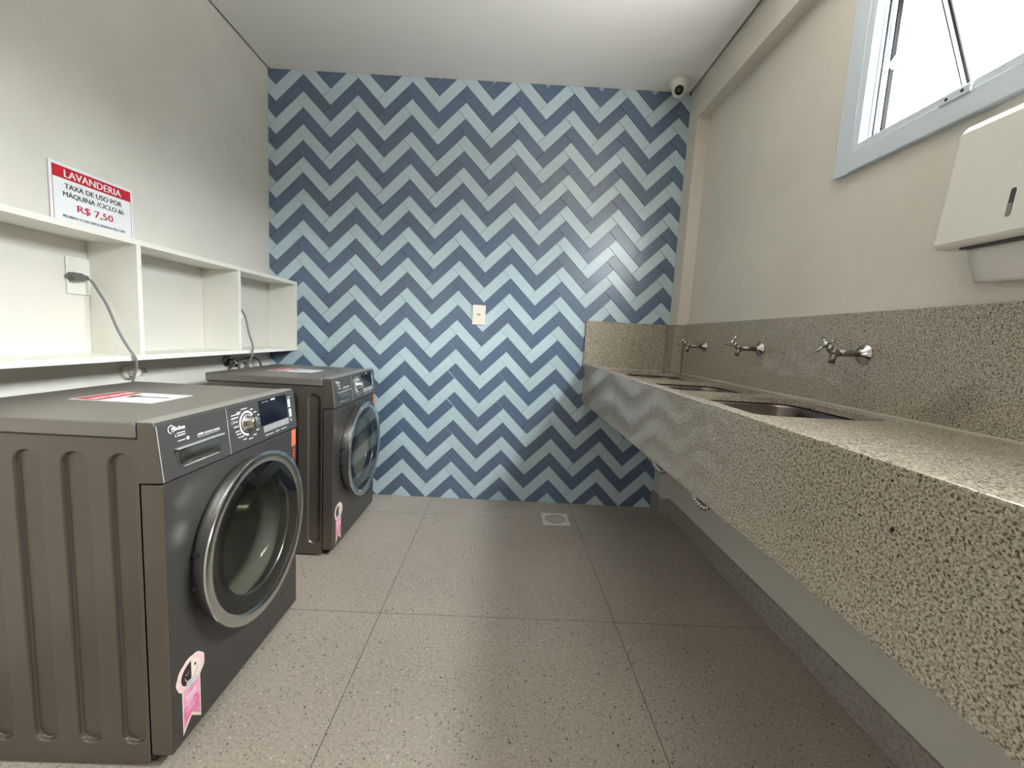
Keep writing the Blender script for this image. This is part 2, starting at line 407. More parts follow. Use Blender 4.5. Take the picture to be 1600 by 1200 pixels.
# wall behind the camera; its high tinted window is added to light the room
wf = MB().box(XL-.1, DX0, FRONT_Y-.15, FRONT_Y, 0, TOP).box(DX1, XR+.13, FRONT_Y-.15, FRONT_Y, 0, TOP).box(DX0, DX1, FRONT_Y-.15, FRONT_Y, DZ1, TOP).box(DX0, DX1, FRONT_Y-.15, FRONT_Y, 0, DZ0)
struct(wf.build('wall_front', wall_beige))
dim_pane = tinted('dimming_pane', (.50, .507, .515), .04)  # tint sets how much light the added window lets in
struct(MB().box(DX0, DX1, FRONT_Y-.09, FRONT_Y-.085, DZ0, DZ1).build('added_window', dim_pane))
# skirting on the right wall and round the column
sk = MB().box(2.414, XR, FRONT_Y, -.128, 0, .108).box(XC-.009, XC, -.128, 0, 0, .125).box(XC-.009, XR, -.129, -.12, 0, .112)
struct(sk.build('baseboard_right', skirt_m, bevel=.002))

# back wall: herringbone tiles laid at 45 degrees
P_, Q_, X0_, Z0_ = .3193, .1826, .05848, 2.53118
def clip(poly, ax, val, keep):
    out = []
    for i in range(len(poly)):
        a, b_ = poly[i], poly[(i+1) % len(poly)]
        ia, ib = (a[ax]-val)*keep >= 0, (b_[ax]-val)*keep >= 0
        if ia: out.append(a)
        if ia != ib:
            t_ = (val-a[ax])/(b_[ax]-a[ax]); out.append(tuple(a[k]+(b_[k]-a[k])*t_ for k in range(len(a))))
    return out
def back_wall():
    L, Wd, g = 7.0, 2.0, .042     # units: L/sqrt2 -> P_/2 ; W/sqrt2 -> Q_/4
    ux, uz = P_/2/7.0*1.0, 0
    vs, fs, mi, uvs, tone = [], [], [], [], []
    hx = P_/2; hw = Q_/4                       # L/sqrt2 and W/sqrt2 (x and z scales agree to 0.2 %)
    vs += [(XL-.1, .006, 0), (XC+.05, .006, 0), (XC+.05, .006, TOP), (XL-.1, .006, TOP), (XL-.1, .1, 0), (XC+.05, .1, 0), (XC+.05, .1, TOP), (XL-.1, .1, TOP)]
    for f in [(0, 1, 2, 3), (4, 7, 6, 5), (0, 4, 5, 1), (3, 2, 6, 7), (0, 3, 7, 4), (1, 5, 6, 2)]:
        fs.append(f); mi.append(2); uvs.append([(0, 0)]*4); tone.append([0]*4)
    for row in range(-2, 32):
        for i in range(-2, 9):
            ax_, az_ = X0_+i*P_, Z0_-row*Q_/2
            for kind in (0, 1):
                if kind == 0:   # down-right tile from the apex
                    o = (ax_, az_); d = (hx, -hx); w_ = (-hw, -hw)
                else:
                    o = (ax_+hx, az_-hx-2*hw); d = (hx, hx); w_ = (-hw, hw)
                Ls = .2258; ws = .0646; gl_ = .0009
                a0_, a1_ = gl_/Ls, 1-gl_/Ls; b0_, b1_ = gl_/ws, 1-gl_/ws
                def pt(a, b_): return (o[0]+d[0]*a+w_[0]*b_, o[1]+d[1]*a+w_[1]*b_, a*Ls, b_*ws)
                ch = .0012; ea, eb = ch/Ls, ch/ws
                outer = [pt(a0_, b0_), pt(a1_, b0_), pt(a1_, b1_), pt(a0_, b1_)]
                poly = outer
                for ax, val, keep in ((0, XL, 1), (0, XC, -1), (1, .0, 1), (1, TOP-.02, -1)):
                    if poly: poly = clip(poly, ax, val, keep)
                if len(poly) < 3: continue
                cx_ = sum(q[0] for q in poly)/len(poly); cz_ = sum(q[1] for q in poly)/len(poly)
                # shrink for the arris
                A = 0
                for q in range(len(poly)):
                    A += poly[q][0]*poly[(q+1) % len(poly)][1]-poly[(q+1) % len(poly)][0]*poly[q][1]
                if abs(A) < 2e-5: continue
                ins = []
                for (x, z, a, b_) in poly:
                    dx, dz = cx_-x, cz_-z; L_ = math.hypot(dx, dz); k_ = min(.3, .0015/L_)
                    ins.append((x+dx*k_, z+dz*k_, a, b_))
                n = len(poly); base = len(vs); ro = random.random()*9, random.random()*9; tn = random.random()**2*.8
                vs += [(q[0], .0055, q[1]) for q in poly]+[(q[0], .0008, q[1]) for q in poly]+[(q[0], 0, q[1]) for q in ins]
                U = lambda q: (q[2]+ro[0], q[3]+ro[1])
                col = 1 if row % 2 == 0 else 0
                fs.append(tuple(base+2*n+k for k in range(n))); mi.append(col); uvs.append([U(q) for q in ins]); tone.append([tn]*n)
                for k in range(n):
                    j = (k+1) % n
                    for lo in (0, n):
                        fs.append((base+lo+k, base+lo+j, base+lo+n+j, base+lo+n+k)); mi.append(col)
                        uvs.append([U(poly[k]), U(poly[j]), U(poly[j]), U(poly[k])]); tone.append([tn]*4)
    me = bpy.data.meshes.new('wall_back'); me.from_pydata(vs, [], fs)
    for m_ in (tile_light, tile_dark, grout): me.materials.append(m_)
    me.polygons.foreach_set('material_index', mi)
    ul = me.uv_layers.new(name='UVMap'); ul.data.foreach_set('uv', [c for f in uvs for q in f for c in q])
    ca = me.color_attributes.new('tone', 'FLOAT_COLOR', 'CORNER'); ca.data.foreach_set('color', [c for f in tone for q in f for c in (q, q, q, 1)])
    bm = bmesh.new(); bm.from_mesh(me); bmesh.ops.recalc_face_normals(bm, faces=bm.faces); bm.to_mesh(me); bm.free()
    o = bpy.data.objects.new('wall_back', me); COL.objects.link(o); struct(o)
back_wall()

# ------------------------------------------------------------------ window (top-hung sash pushed outwards)
win = bpy.data.objects.new('window_1', None); COL.objects.link(win); win['kind'] = 'structure'
def ring_boxes(mb, x0, x1, y0, y1, z0, z1, wd):
    mb.box(x0, x1, y0, y0+wd, z0, z1).box(x0, x1, y1-wd, y1, z0, z1).box(x0, x1, y0+wd, y1-wd, z0, z0+wd).box(x0, x1, y0+wd, y1-wd, z1-wd, z1)
cs = MB(); ring_boxes(cs, 2.406, 2.4245, WY0-.062, WY1+.062, WZ0-.062, WZ1+.045, .062)
cs.build('window_casing', casing_m, win, bevel=.003)
fr_ = MB(); ring_boxes(fr_, 2.412, 2.44, WY0, WY1, WZ0, WZ1, .022); ring_boxes(fr_, 2.44, 2.488, WY0, WY1, WZ0, WZ1, .034)
ring_boxes(fr_, 2.452, 2.458, WY0+.002, WY1-.002, WZ0+.002, WZ1-.002, .040)
fr_.build('window_frame', casing_m, win, bevel=.0015)
sl = MB(); ring_boxes(sl, 2.464, 2.477, WY0+.003, WY1-.003, WZ0+.003, WZ1-.003, .0375); ring_boxes(sl, 2.4405, 2.4445, WY0+.003, WY1-.003, WZ0+.003, WZ1-.003, .0345); sl.build('window_seal', seal_m, win)
sash = bpy.data.objects.new('sash', None)
# sash built in local (thickness a, y, drop b) then swung about the top hinge
HX, HZ, ANG = 2.468, WZ1-.03, math.radians(24)
ca_, sa_ = math.cos(ANG), math.sin(ANG)
def sw(a, y, b_): return (HX+a*ca_+b_*sa_, y, HZ+a*sa_-b_*ca_)
def sbox(mb, a0, a1, y0, y1, b0, b1, mi=0):
    v = [sw(a, y, b_) for a in (a0, a1) for y in (y0, y1) for b_ in (b0, b1)]
    mb.add(v, [(0, 1, 3, 2), (4, 6, 7, 5), (0, 4, 5, 1), (2, 3, 7, 6), (0, 2, 6, 4), (1, 5, 7, 3)], mi)
sy0, sy1, SL = WY0+.04, WY1-.038, .55
sm_ = MB()
for a0, a1, wd in ((0, .034, .052), (.004, .026, .064)):
    sbox(sm_, a0, a1, sy0, sy0+wd, 0, SL); sbox(sm_, a0, a1, sy1-wd, sy1, 0, SL)
    sbox(sm_, a0, a1, sy0+wd, sy1-wd, 0, wd); sbox(sm_, a0, a1, sy0+wd, sy1-wd, SL-wd, SL)
so = sm_.build('sash', casing_m, win, bevel=.0015)
gm = MB(); sbox(gm, .012, .017, sy0+.05, sy1-.05, .05, SL-.05); gm.build('pane', pane_m, so)
gk = MB(); 
for yy in (sy1-.071, sy0+.063): sbox(gk, .002, .0075, yy, yy+.008, .063, SL-.063)
for yy in (sy1-.053, sy0+.051): sbox(gk, -.0012, .0012, yy, yy+.002, .053, SL-.053)
gk.build('glazing_seal', seal_m, so)
stv = MB(); a_ = Vector((2.462, -1.277, 1.965)); b_ = Vector(sw(.0, sy1-.012, .205)); d_ = (b_-a_)
n_ = Vector((0, 1, 0)); u_ = d_.normalized().cross(n_)*.009
stv.add([a_+u_-n_*.002, a_-u_-n_*.002, b_-u_-n_*.002, b_+u_-n_*.002, a_+u_+n_*.002, a_-u_+n_*.002, b_-u_+n_*.002, b_+u_+n_*.002],
        [(0, 1, 2, 3), (4, 7, 6, 5), (0, 4, 5, 1), (1, 5, 6, 2), (2, 6, 7, 3), (3, 7, 4, 0)])
stv.build('stay_arm', casing_m, win, bevel=.0008)
bk = MB().box(2.402, 2.414, -1.590, -1.515, 1.722, 1.742).build('latch_keep', casing_m, win, bevel=.001)
bh = MB().cyl((2.4035, -1.572, 1.733), (2.4012, -1.572, 1.733), .004, n=12).cyl((2.4035, -1.535, 1.731), (2.4012, -1.535, 1.731), .004, n=12)
bh.build('screw_hole', ink, bk)

# ------------------------------------------------------------------ niche shelf on the left wall
sh = thing('wall_shelf', 'long white laminate open niche shelf fixed to the left wall above the washing machines', 'shelf', (XL, 0, .914))
H_, D_, T_ = .420, .170, .018
SY0 = -1.702
def spart(name, *a): return MB().box(*a).build(name, shelf_m, sh, bevel=.0008)
spart('top_board', 0.001, D_, SY0, -.001, H_-T_, H_)
spart('bottom_board', 0.001, D_, SY0, -.001, 0, T_)
for y in (SY0, -1.130, -.572, -.019): spart('divider', .001, D_, y, y+T_, T_, H_-T_)

# socket plate with plug, inside the niche
sp_ = thing('wall_socket', 'white socket plate inside the near niche of the shelf, grey plug in it', 'socket', (XL, -1.1655, 1.132))
MB().box(.0005, .006, -.0415, .0415, 0, .122).build('faceplate', plastic_w, sp_, bevel=.002)
MB().prism([(-.02, .045), (.02, .045), (.026, .061), (.02, .077), (-.02, .077), (-.026, .061)], lambda a, b, d: (d, a, b), .006, .010).build('socket_insert', plastic_w, sp_, bevel=.001)
CP = [(-.125, -1.168, 1.189), (-.118, -1.150, 1.182), (-.100, -1.150, 1.155), (-.066, -1.152, 1.10), (-.022, -1.165, 1.02), (.014, -1.172, .965), (.034, -1.168, .93), (.033, -1.160, .905), (.018, -1.150, .87), (.000, -1.146, .82), (-.02, -1.14, .74)]
def cord(label, pts, plug):
    if plug: pts = pts[1:]
    t_ = thing('power_cord', label, 'cable', tuple(pts[0]), 'power cords of the washing machines')
    o0 = Vector(pts[0])
    MB().tube([q-o0 for q in smooth_path(pts, 8)], .0042, 10).build('cable', cord_m, t_)
    if plug:
        m_ = MB()
        # right-angled plug lying along the wall
        m_.prism([(-.046, 0), (-.036, .0135), (-.008, .0125), (-.004, .0085), (.010, .008), (.012, 0), (.010, -.008), (-.004, -.0085), (-.008, -.0125), (-.036, -.0135)],
                 lambda a, b, d: (d, a, b-.0), -.016, .008)
        m_.box(-.028, -.014, -.034, -.014, -.009, .009)
        m_.build('plug', cable_pl, t_, bevel=.002)
    return t_
cord('grey power cord plugged into the near shelf niche and hanging behind the near machine',
     [CP[0]]+CP, True)
cord('thin grey power cord dropping from the far shelf niche behind the far machine',
     [(-.147, -.42, 1.16), (-.10, -.43, 1.165), (-.06, -.445, 1.15), (-.01, -.470, 1.10), (.02, -.490, 1.02), (.036, -.487, .96), (.036, -.485, .93), (.034, -.490, .90), (.012, -.485, .86), (-.022, -.48, .82), (-.03, -.48, .74)], False)

# plumbing seen between shelf and machines
tp = thing('wall_valve', 'small cream round wall valve under the shelf behind the near machine', 'valve', (XL, -1.0, .852))
MB().lathe([(.001, .018), (.022, .018), (.026, .012), (.027, 0), (.001, 0)], (0, 0, 0), (1, 0, 0)).build('flange', plastic_w, tp)
MB().cyl((0.015, 0, 0), (.045, 0, 0), .017).build('valve_body', plastic_w, tp, bevel=.002)
MB().cyl((.030, .015, .002), (.030, .062, .004), .004).box(.024, .036, .050, .056, -.006, .012).build('lever', chrome, tp)
tq = thing('water_tap', 'dull chrome wall tap with a round flange under the shelf behind the far machine', 'tap', (XL, -.415, .862))
MB().lathe([(.001, .014), (.024, .012), (.030, .006), (.030, 0), (.001, 0)], (0, 0, 0), (1, 0, 0)).build('flange', chrome_dull, tq)
MB().cyl((.01, 0, 0), (.055, 0, 0), .012).cyl((.05, 0, .006), (.05, 0, -.03), .010).build('tap_body', chrome_dull, tq)
MB().cyl((.05, 0, .006), (.05, .0, .022), .006).box(.044, .056, -.004, .075, .016, .022).build('lever', chrome_dull, tq, bevel=.002)
hs = smooth_path([(.05, 0, -.02), (.052, .02, -.005), (.055, .05, .002), (.058, .075, -.012), (.06, .085, -.05), (.06, .088, -.11)], 8)
o_ = MB().tube([q+Vector((XL, -.415, .862)) for q in hs], .011, 12).build('water_hose', hose_m); tag(o_, 'thick grey inlet hose curling from the chrome wall tap behind the far machine', 'hose')
hs = smooth_path([(XL+.03, -.30, .872), (XL+.04, -.26, .874), (XL+.05, -.215, .862), (XL+.055, -.195, .835), (XL+.055, -.19, .78)], 8)
o_ = MB().tube(hs, .006, 10).build('drain_hose', hose_m); tag(o_, 'thin dark hose arching over behind the far corner of the far machine', 'hose')

# sign
sg = thing('price_sign', 'white laundry price sign with red heading standing on the shelf against the wall', 'sign', (XL+.002, -1.243, 1.335))
SW, SH = .297, .212
MB().box(0, .003, 0, SW, 0, SH).build('board', paper, sg, bevel=.0004)
MB().box(.003, .0036, .009, SW-.009, SH-.047, SH-.010).build('heading_band', red, sg, bevel=0)
for q0 in (.0085, SW-.0100): MB().box(.003, .0034, q0, q0+.0015, .0, SH-.047).build('border_line', crimson, sg)
tx = MB(); X_, Y_, Z_ = (0, 1, 0), (0, 0, 1), (1, 0, 0)
def sgt(body, y0, y1, z, cap, m_, name, eps):
    q = MB(); text_into(q, body, (0, y0, z), X_, Y_, Z_, y1-y0, cap, 0, eps); return q
q = sgt('LAVANDERIA', .046, .248, .171, .0235, 0, '', .0042); q.build('heading_text', print_w, sg)
q = MB(); text_into(q, 'TAXA DE USO POR', (0, .046, .136), X_, Y_, Z_, .203, .0165, 0, .0036)
text_into(q, 'MÁQUINA /CICLO 6h', (0, .040, .110), X_, Y_, Z_, .216, .0158, 0, .0036)
q.build('rules_text', ink, sg); q = MB(); text_into(q, 'PROIBIDO O USO SEM A RESERVA PELO APP.', (0, .036, .0435), X_, Y_, Z_, .224, .0085, 0, .0036)
q.build('rules_text', ink, sg)
q = MB(); text_into(q, 'R$ 7,50', (0, .084, .071), X_, Y_, Z_, .128, .0225, 0, .0036); q.build('price_text', crimson, sg)

# ------------------------------------------------------------------ washing machines
FX = .566                       # front plane, local x
WW = .595
def ends(o):
    for p_ in o.data.polygons:
        if abs(p_.normal.y) > .95: p_.material_index = 1
    return o
def make_washer():
    r = thing('washing_machine', '', 'washing machine', (0, 0, 0), 'grey front-loading washing machines')
    # side sheet with pressed grooves, facing the camera side (local y = 0)
    slots = [(.070), (.172), (.274), (.376), (.477)]
    zb, zt, hw_ = .058, .769, .030
    def depth(x, z):
        dm = 9
        for c in slots:
            zz = min(max(z, zb+hw_), zt-hw_); dd = math.hypot(x-c, z-zz)-hw_; dm = min(dm, dd)
        t_ = min(max((-dm)/.0045, 0), 1); t_ = t_*t_*(3-2*t_); return .010*t_
    xs = {.015, .022, .515, .511}
    for c in slots:
        for e_ in (-.002, 0, .0009, .0018, .0027, .0036, .0045, .006): xs |= {round(c-hw_+e_, 5), round(c+hw_-e_, 5)}
        for k in range(1, 20): xs.add(round(c-.024+.048*k/20, 5))
    xs = sorted(x for x in xs if .015 <= x <= .515); nx = len(xs)-1
    zs = [.012, .03]+[.055+.036*i/20 for i in range(21)]+[.12+.58*i/8 for i in range(9)]+[.736+.036*i/20 for i in range(21)]+[.785, .802]
    sd = MB()
    vs = [(x, depth(x, z), z) for z in zs for x in xs]; w1 = len(xs)
    sd.add(vs, [(j*w1+i, j*w1+i+1, (j+1)*w1+i+1, (j+1)*w1+i) for j in range(len(zs)-1) for i in range(nx)], 0, True)
    so_ = sd.build('side_panel', titan, r)
    so2 = MB().add([(x, WW-depth(x, z), z) for z in zs for x in xs], [(j*w1+i, j*w1+i+1, (j+1)*w1+i+1, (j+1)*w1+i) for j in range(len(zs)-1) for i in range(nx)], 0, True).build('side_panel', titan, r)
    # shell: back, floor pan, inner wall
    MB().box(.010, .015, .0, WW, .012, .803).box(.015, .515, .010, WW-.010, .012, .02).box(.0145, .5155, 0, .002, .009, .0125).box(.0145, .5155, WW-.002, WW, .009, .0125).build('rear_panel', titan, r)
    # front frame with the round door opening
    DY, DZ, DR = .2975, .447, .19
    ff = MB(); to3 = lambda a, b, d: (d, a, b)
    ngon_hole(ff, DY, DZ, DR, 0.0, WW, .030, .7005, to3, .5164, FX, 72)
    ends(ff.build('front_panel', [titan_front, titan], r, bevel=.005, seg=3))
        # lid
    MB().box(-.002, .5132, -.004, WW+.004, .805, .839).build('lid', titan_lid, r, bevel=.004, seg=3)
    MB().box(-.001, .5125, .0015, WW-.0015, .8015, .8055).build('lid_seam', rubber, r)
    MB().box(.5140, .5300, 0, WW, .8388, .8418).build('lid_trim', trim_m, r, bevel=.0008)
    MB().box(.5312, .5500, 0, WW, .8388, .8420).build('lid_trim', trim_m, r, bevel=.0008)
    # control fascia
    prof = [(.5145, .702), (.569, .705), (.5555, .833), (.550, .8395), (.5145, .8395)]
    fc = MB(); fc.prism(prof, lambda a, b, d: (a, d, b), -.001, WW+.001)
    fco = ends(fc.build('control_panel', [titan_panel, titan], r, bevel=.002))
    PA = Vector((.569, 0, .705)); e_ = Vector((-.0135, 0, .128)).normalized(); n3 = Vector((e_.z, 0, -e_.x)); yv = Vector((0, 1, 0))
    def on(s, t_, h=0): return PA+yv*s+e_*t_+n3*h
    def pbox(mb, s0, s1, t0, t1, h0, h1, mi=0):
        v = [on(s, t_, h) for h in (h0, h1) for s in (s0, s1) for t_ in (t0, t1)]
        mb.add(v, [(0, 1, 3, 2), (4, 6, 7, 5), (0, 4, 5, 1), (2, 3, 7, 6), (0, 2, 6, 4), (1, 5, 7, 3)], mi)
    # bright edge line, split line
    el_ = MB(); pbox(el_, -.0012, .0008, .002, .128, 0, .0012); el_.build('edge_trim', silver, r)
    sl_ = MB(); pbox(sl_, .2285, .2293, .001, .129, 0, .0004); sl_.build('panel_joint', print_w, r)
    # drawer: recessed scoop grip under a bright lip
    dr = MB()
    c0, c1 = .0415, .199
    nseg = 14; prof2 = []
    poly = [(c0, .064), (c1, .0665), (c1+.001, .045)]
    for k in range(7):
        a = -k/6*PI/2; poly.append((c1-.018+.018*math.cos(a), .040+.018*math.sin(a)))
    for k in range(7):
        a = -PI/2-k/6*PI/2; poly.append((c0+.020+.018*math.cos(a), .040+.018*math.sin(a)))
    dr.prism(poly, lambda a, b, d: on(a, b, d), .0001, .0009, 0)
    dw = dr.build('detergent_drawer', titan_panel, r)
    sc = MB(); rows = []
    for i in range(15):                                  # scoop: concave skin from the lip down to the lower edge
        t_ = i/14; tt = .0635-(.0635-.024)*t_
        h = .0011+.0075*math.sin(PI*min(1, t_*1.05))**.8*(1 if t_ < .97 else .3) * (.25+.75*t_)
        rows.append([on(c0+.004+(c1-c0-.006)*j/20+(.004*t_ if j == 0 else 0), tt, h*(1-abs(2*j/20-1)**6)) for j in range(21)])
    sc.add([q_ for rr in rows for q_ in rr], [(i*21+j, i*21+j+1, (i+1)*21+j+1, (i+1)*21+j) for i in range(14) for j in range(20)], 0, True)
    sc.build('drawer_grip', silver_dark, dw)
    lp = MB(); pbox(lp, c0-.002, c1+.001, .0645, .0685, .0005, .0105); lp.build('drawer_lip', silver, dw, bevel=.001)
    lk = MB(); pbox(lk, c0+.004, c1-.002, .0605, .0645, .0011, .0016); lk.build('drawer_lip_shade', rubber, dw)  # dark strip painted in as the shade below the lip
    # printing
    pr = MB()
    xd, yd, nd = yv, e_, n3
    def T(body, s, t_, wd, cap, eps=.0007): text_into(pr, body, on(s, t_), xd, yd, nd, wd, cap, 0, eps)
    rg = random.Random(3)
    def D(s, t_, wd, h):            # unreadable small print: short strokes in a row
        a = s
        while a < s+wd-.0008:
            l_ = min(rg.uniform(.0012, .0032), s+wd-a); d_ = rg.uniform(0, .25)*h
            pr.add([on(a, t_+d_, .0007), on(a+l_, t_+d_, .0007), on(a+l_, t_+h-d_*.5, .0007), on(a, t_+h-d_*.5, .0007)], [(0, 1, 2, 3)]); a += l_+rg.uniform(.0004, .0009)
    cA, cR = Vector((.0393, .1138, 0)), .0098           # logo ring, open where the M crosses it
    pts = []
    for k in range(41):
        a = math.radians(-60)+math.radians(330)*k/40; pts.append((a))
    for k in range(40):
        a, b2 = pts[k], pts[k+1]
        v = [on(cA.x+rr*math.cos(aa), cA.y+rr*math.sin(aa), .0007) for aa in (a, b2) for rr in (cR, cR-.0017)]
        pr.add(v, [(0, 1, 3, 2)])
    T('Midea', .0405, .1085, .0395, .0098)
    D(.0535, .0995, .0265, .0030); D(.0535, .0935, .0255, .0034); D(.0535, .0815, .025, .0024)
    for a, b2, c, d in ((.0475, .0485, .094, .100), (.0485, .0525, .0935, .0943)):
        pr.add([on(a, c, .0007), on(b2, c, .0007), on(b2, d, .0007), on(a, d, .0007)], [(0, 1, 2, 3)])
    pr.build('brand_print', print_w, r); pr = MB()
    D(.1185, .0812, .017, .0048); T('inverter', .1405, .0810, .030, .0046); D(.1730, .0806, .022, .0042)
    for a, b2, c, d in ((.1165, .197, .0772, .0780), (.1155, .1165, .0775, .084), (.0625, .182, .0205, .0214)):
        pr.add([on(a, c, .0007), on(b2, c, .0007), on(b2, d, .0007), on(a, d, .0007)], [(0, 1, 2, 3)])
    D(.10, .0200, .034, .0026)
    pr.build('drawer_print', print_w, r); pr = MB()
    # programme ring and names
    kc = (.3135, .0715)
    for k in range(48):
        a = math.radians(35)+math.radians(235)*k/48; b2 = math.radians(35)+math.radians(235)*(k+1)/48
        pr.add([on(kc[0]+rr*math.cos(aa), kc[1]+rr*math.sin(aa), .0007) for aa in (a, b2) for rr in (.0365, .0305)], [(0, 1, 3, 2)])
    for q_s, q_t, q_w in [(.2905, .1135, .03), (.2705, .1075, .02), (.2455, .1030, .04), (.2460, .0945, .03), (.2520, .0825, .02), (.2520, .0690, .02), (.2560, .0550, .021), (.2600, .0465, .02), (.2655, .0365, .028),
                           (.333, .1065, .014), (.347, .0955, .016), (.366, .0835, .012), (.372, .069, .007), (.374, .056, .004), (.352, .040, .018), (.336, .0285, .016), (.312, .0215, .022), (.287, .0260, .016)]:
        D(q_s, q_t, q_w, .0034)
    pr.build('dial_print', print_w, r); pr = MB()
    D(.397, .0125, .045, .0032); D(.455, .0125, .022, .0032); D(.490, .0128, .034, .0032)
    D(.548, .112, .018, .0032); D(.549, .034, .018, .0032); D(.552, .028, .012, .0032)
    pr.build('button_print', print_w, r); pr = MB()
    for s0, t0, w_, h_ in ((.5465, .079, .017, .029), (.5490, .044, .017, .029)):
        for k in range(4): pr.add([on(s0+k*w_/4, t0, .0007), on(s0+(k+.72)*w_/4, t0, .0007), on(s0+(k+.72)*w_/4, t0+h_, .0007), on(s0+k*w_/4, t0+h_, .0007)], [(0, 1, 2, 3)])
    pr.build('icon_print', print_w, r)
    dt = MB(); dt.lathe([(.0001, .0009), (.0042, .0009), (.0042, 0)], on(.0845, .0835), n3, 20); dt.build('efficiency_dot', teal, r)
    # dial
    kn = MB().lathe([(.0235, 0), (.0235, .004), (.0195, .006), (.0185, .026), (.0165, .0285), (.0001, .0275)], on(*kc), n3, 40)
    ko = kn.build('dial', chrome, r)
    MB().lathe([(.0285, 0), (.0285, .0012), (.0001, .0012)], on(*kc), n3, 40).build('dial_seat', rubber, ko)
    MB().lathe([(.0262, .0012), (.0262, .003), (.0236, .003)], on(*kc), n3, 40).build('dial_collar', silver, ko)
    # display and key strip
    ds = MB(); pbox(ds, .379, .5385, .0465, .126, 0, .0012); dso = ds.build('display', display_m, r, bevel=.0005)
    dp = MB(); pbox(dp, .445, .468, .1195, .124, .0012, .0016)
    pbox(dp, .392, .43, .1190, .1198, .0012, .0015)
    dp.build('display_mark', print_w, dso)
    ds = MB()
    for k in range(6): pbox(ds, .390+k*.0250, .390+k*.0250+.0242, .0245, .0440, 0, .0022)
    ds.build('button_strip', silver, r, bevel=.0006)
    # orange energy label at the far edge
    ol = MB().box(FX+.0001, FX+.0009, .560, .588, .640, .698); ol.build('orange_label', orange_p, r)
    q = MB().box(FX+.0001, FX+.0007, .562, .586, .592, .640)
    for k in range(4): q.lathe([(.0085, .0008), (.0060, .0008)], (FX+.0002, .574, .630-.011*k), (1, 0, 0), 14, 1)
    q.build('approval_marks', [black_p, orange_p], r)
    # flap at the lower far corner
    fp = MB()
    fl_ = [(.413, .030), (.552, .030), (.552, .118), (.540, .128), (.425, .128), (.413, .116)]
    for k in range(6):
        a, b2 = Vector((*fl_[k], 0)), Vector((*fl_[(k+1) % 6], 0)); d = (b2-a).normalized(); nn = Vector((-d.y, d.x, 0))*.0009
        fp.add([(FX+.0005, q_.x, q_.y) for q_ in (a, b2, b2+nn, a+nn)], [(0, 1, 2, 3)])
    fp.build('filter_flap', silver_dark, r)
    MB().box(FX+.0002, FX+.0009, .484, .500, .119, .126).build('flap_notch', rubber, r)
    # door
    o3 = (FX, DY, DZ); ax = (1, 0, 0)
    d_ = MB().lathe([(.190, -.012), (.2240, -.004), (.2250, .006), (.2315, .010), (.2365, .028), (.2440, .042), (.2455, .047), (.2445, .0505)], o3, ax, 96)
    do = d_.build('door', ring_m, r)
    MB().lathe([(.2445, .0505), (.2400, .0525), (.2170, .0490), (.2140, .0460)], o3, ax, 96).build('door_ring', ring_face, do)
    MB().lathe([(.2140, .0435), (.1690, .0430), (.1675, .0395)], o3, ax, 96).build('door_bezel', black_gloss, do)
    MB().lathe([(.2142, .0466), (.120, .0472), (.0001, .0474)], o3, ax, 96).build('door_cover_glass', cover_glass_m, do)
    MB().lathe([(.1675, .0395), (.1660, .0380), (.1655, .0340)], o3, ax, 96).build('glass_edge_glint', silver_dark, do)  # ring added to draw the thin highlight round the glass edge
    MB().lathe([(.1655, .0340), (.1620, .0200), (.1480, -.006), (.120, -.028), (.08, -.040), (.04, -.045), (.0001, -.046)], o3, ax, 80).build('door_glass_bowl', door_glass_m, do)
    for a in (180-13, 180+8):
        aa = math.radians(a); c = Vector((FX+.024, DY+.2335*math.cos(aa), DZ+.2335*math.sin(aa)))
        MB().box(c.x-.014, c.x+.003, c.y-.003, c.y+.006, c.z-.005, c.z+.005).build('handle_notch', rubber, do, bevel=.001)
    # gasket and drum
    MB().lathe([(.190, -.004), (.186, -.03), (.178, -.05), (.188, -.075), (.205, -.085)], o3, ax, 72).build('door_gasket', gasket, r)
    dm = MB().lathe([(.205, -.085), (.235, -.10), (.238, -.40), (.20, -.42), (.0001, -.425)], o3, ax, 72)
    dro = dm.build('drum', drum_m, r)
    for k in range(3):
        lf = MB(); a = math.radians(90+120*k+25); c, s_ = math.cos(a), math.sin(a); tv = (-s_, c)
        sec = [(.238, -.03), (.20, -.012), (.195, 0), (.20, .012), (.238, .03)]
        v = [(FX+h, DY+rr*c+w_*tv[0], DZ+rr*s_+w_*tv[1]) for h in (-.12, -.38) for rr, w_ in sec]
        lf.add(v, [(i, i+1, 6+i, 5+i) for i in range(4)]+[(0, 1, 2, 3, 4), (9, 8, 7, 6, 5)], 0, True)
        lf.build('drum_paddle', drum_m, dro)
    # rosette sticker with a ribbon
    cy, cz = .064, .196
    st = MB(); pts = []
    for k in range(72):
        a = 2*PI*k/72; rr = .0455+.0022*abs(math.sin(a*4.5)); pts.append((cy+rr*math.cos(a), cz+rr*math.sin(a)*.86))
    st.prism(pts, to3, FX, FX+.0007, 0)
    st.prism([(.034, .178), (.094, .178), (.094, .046), (.062, .078), (.034, .048)], to3, FX, FX+.00065, 0)
    sto = st.build('rosette_sticker', cream_p, r)
    q = MB(); q.lathe([(.043, .0009), (.033, .0009)], (FX, cy, cz), (1, 0, 0), 48)
    for v in range(len(q.v)): q.v[v] = (q.v[v][0], q.v[v][1], cz+(q.v[v][2]-cz)*.86)
    q.build('rosette_pleats', pink_pale, sto)
    q = MB(); q.prism([(.0375, .165), (.0905, .165), (.0905, .058), (.062, .088), (.0375, .062)], to3, FX+.0006, FX+.0010); q.build('ribbon', pink, sto)
    fa = [(cy+.0320*math.cos(a), cz+.0285*math.sin(a)) for a in [math.radians(90+180*k/24) for k in range(25)]]
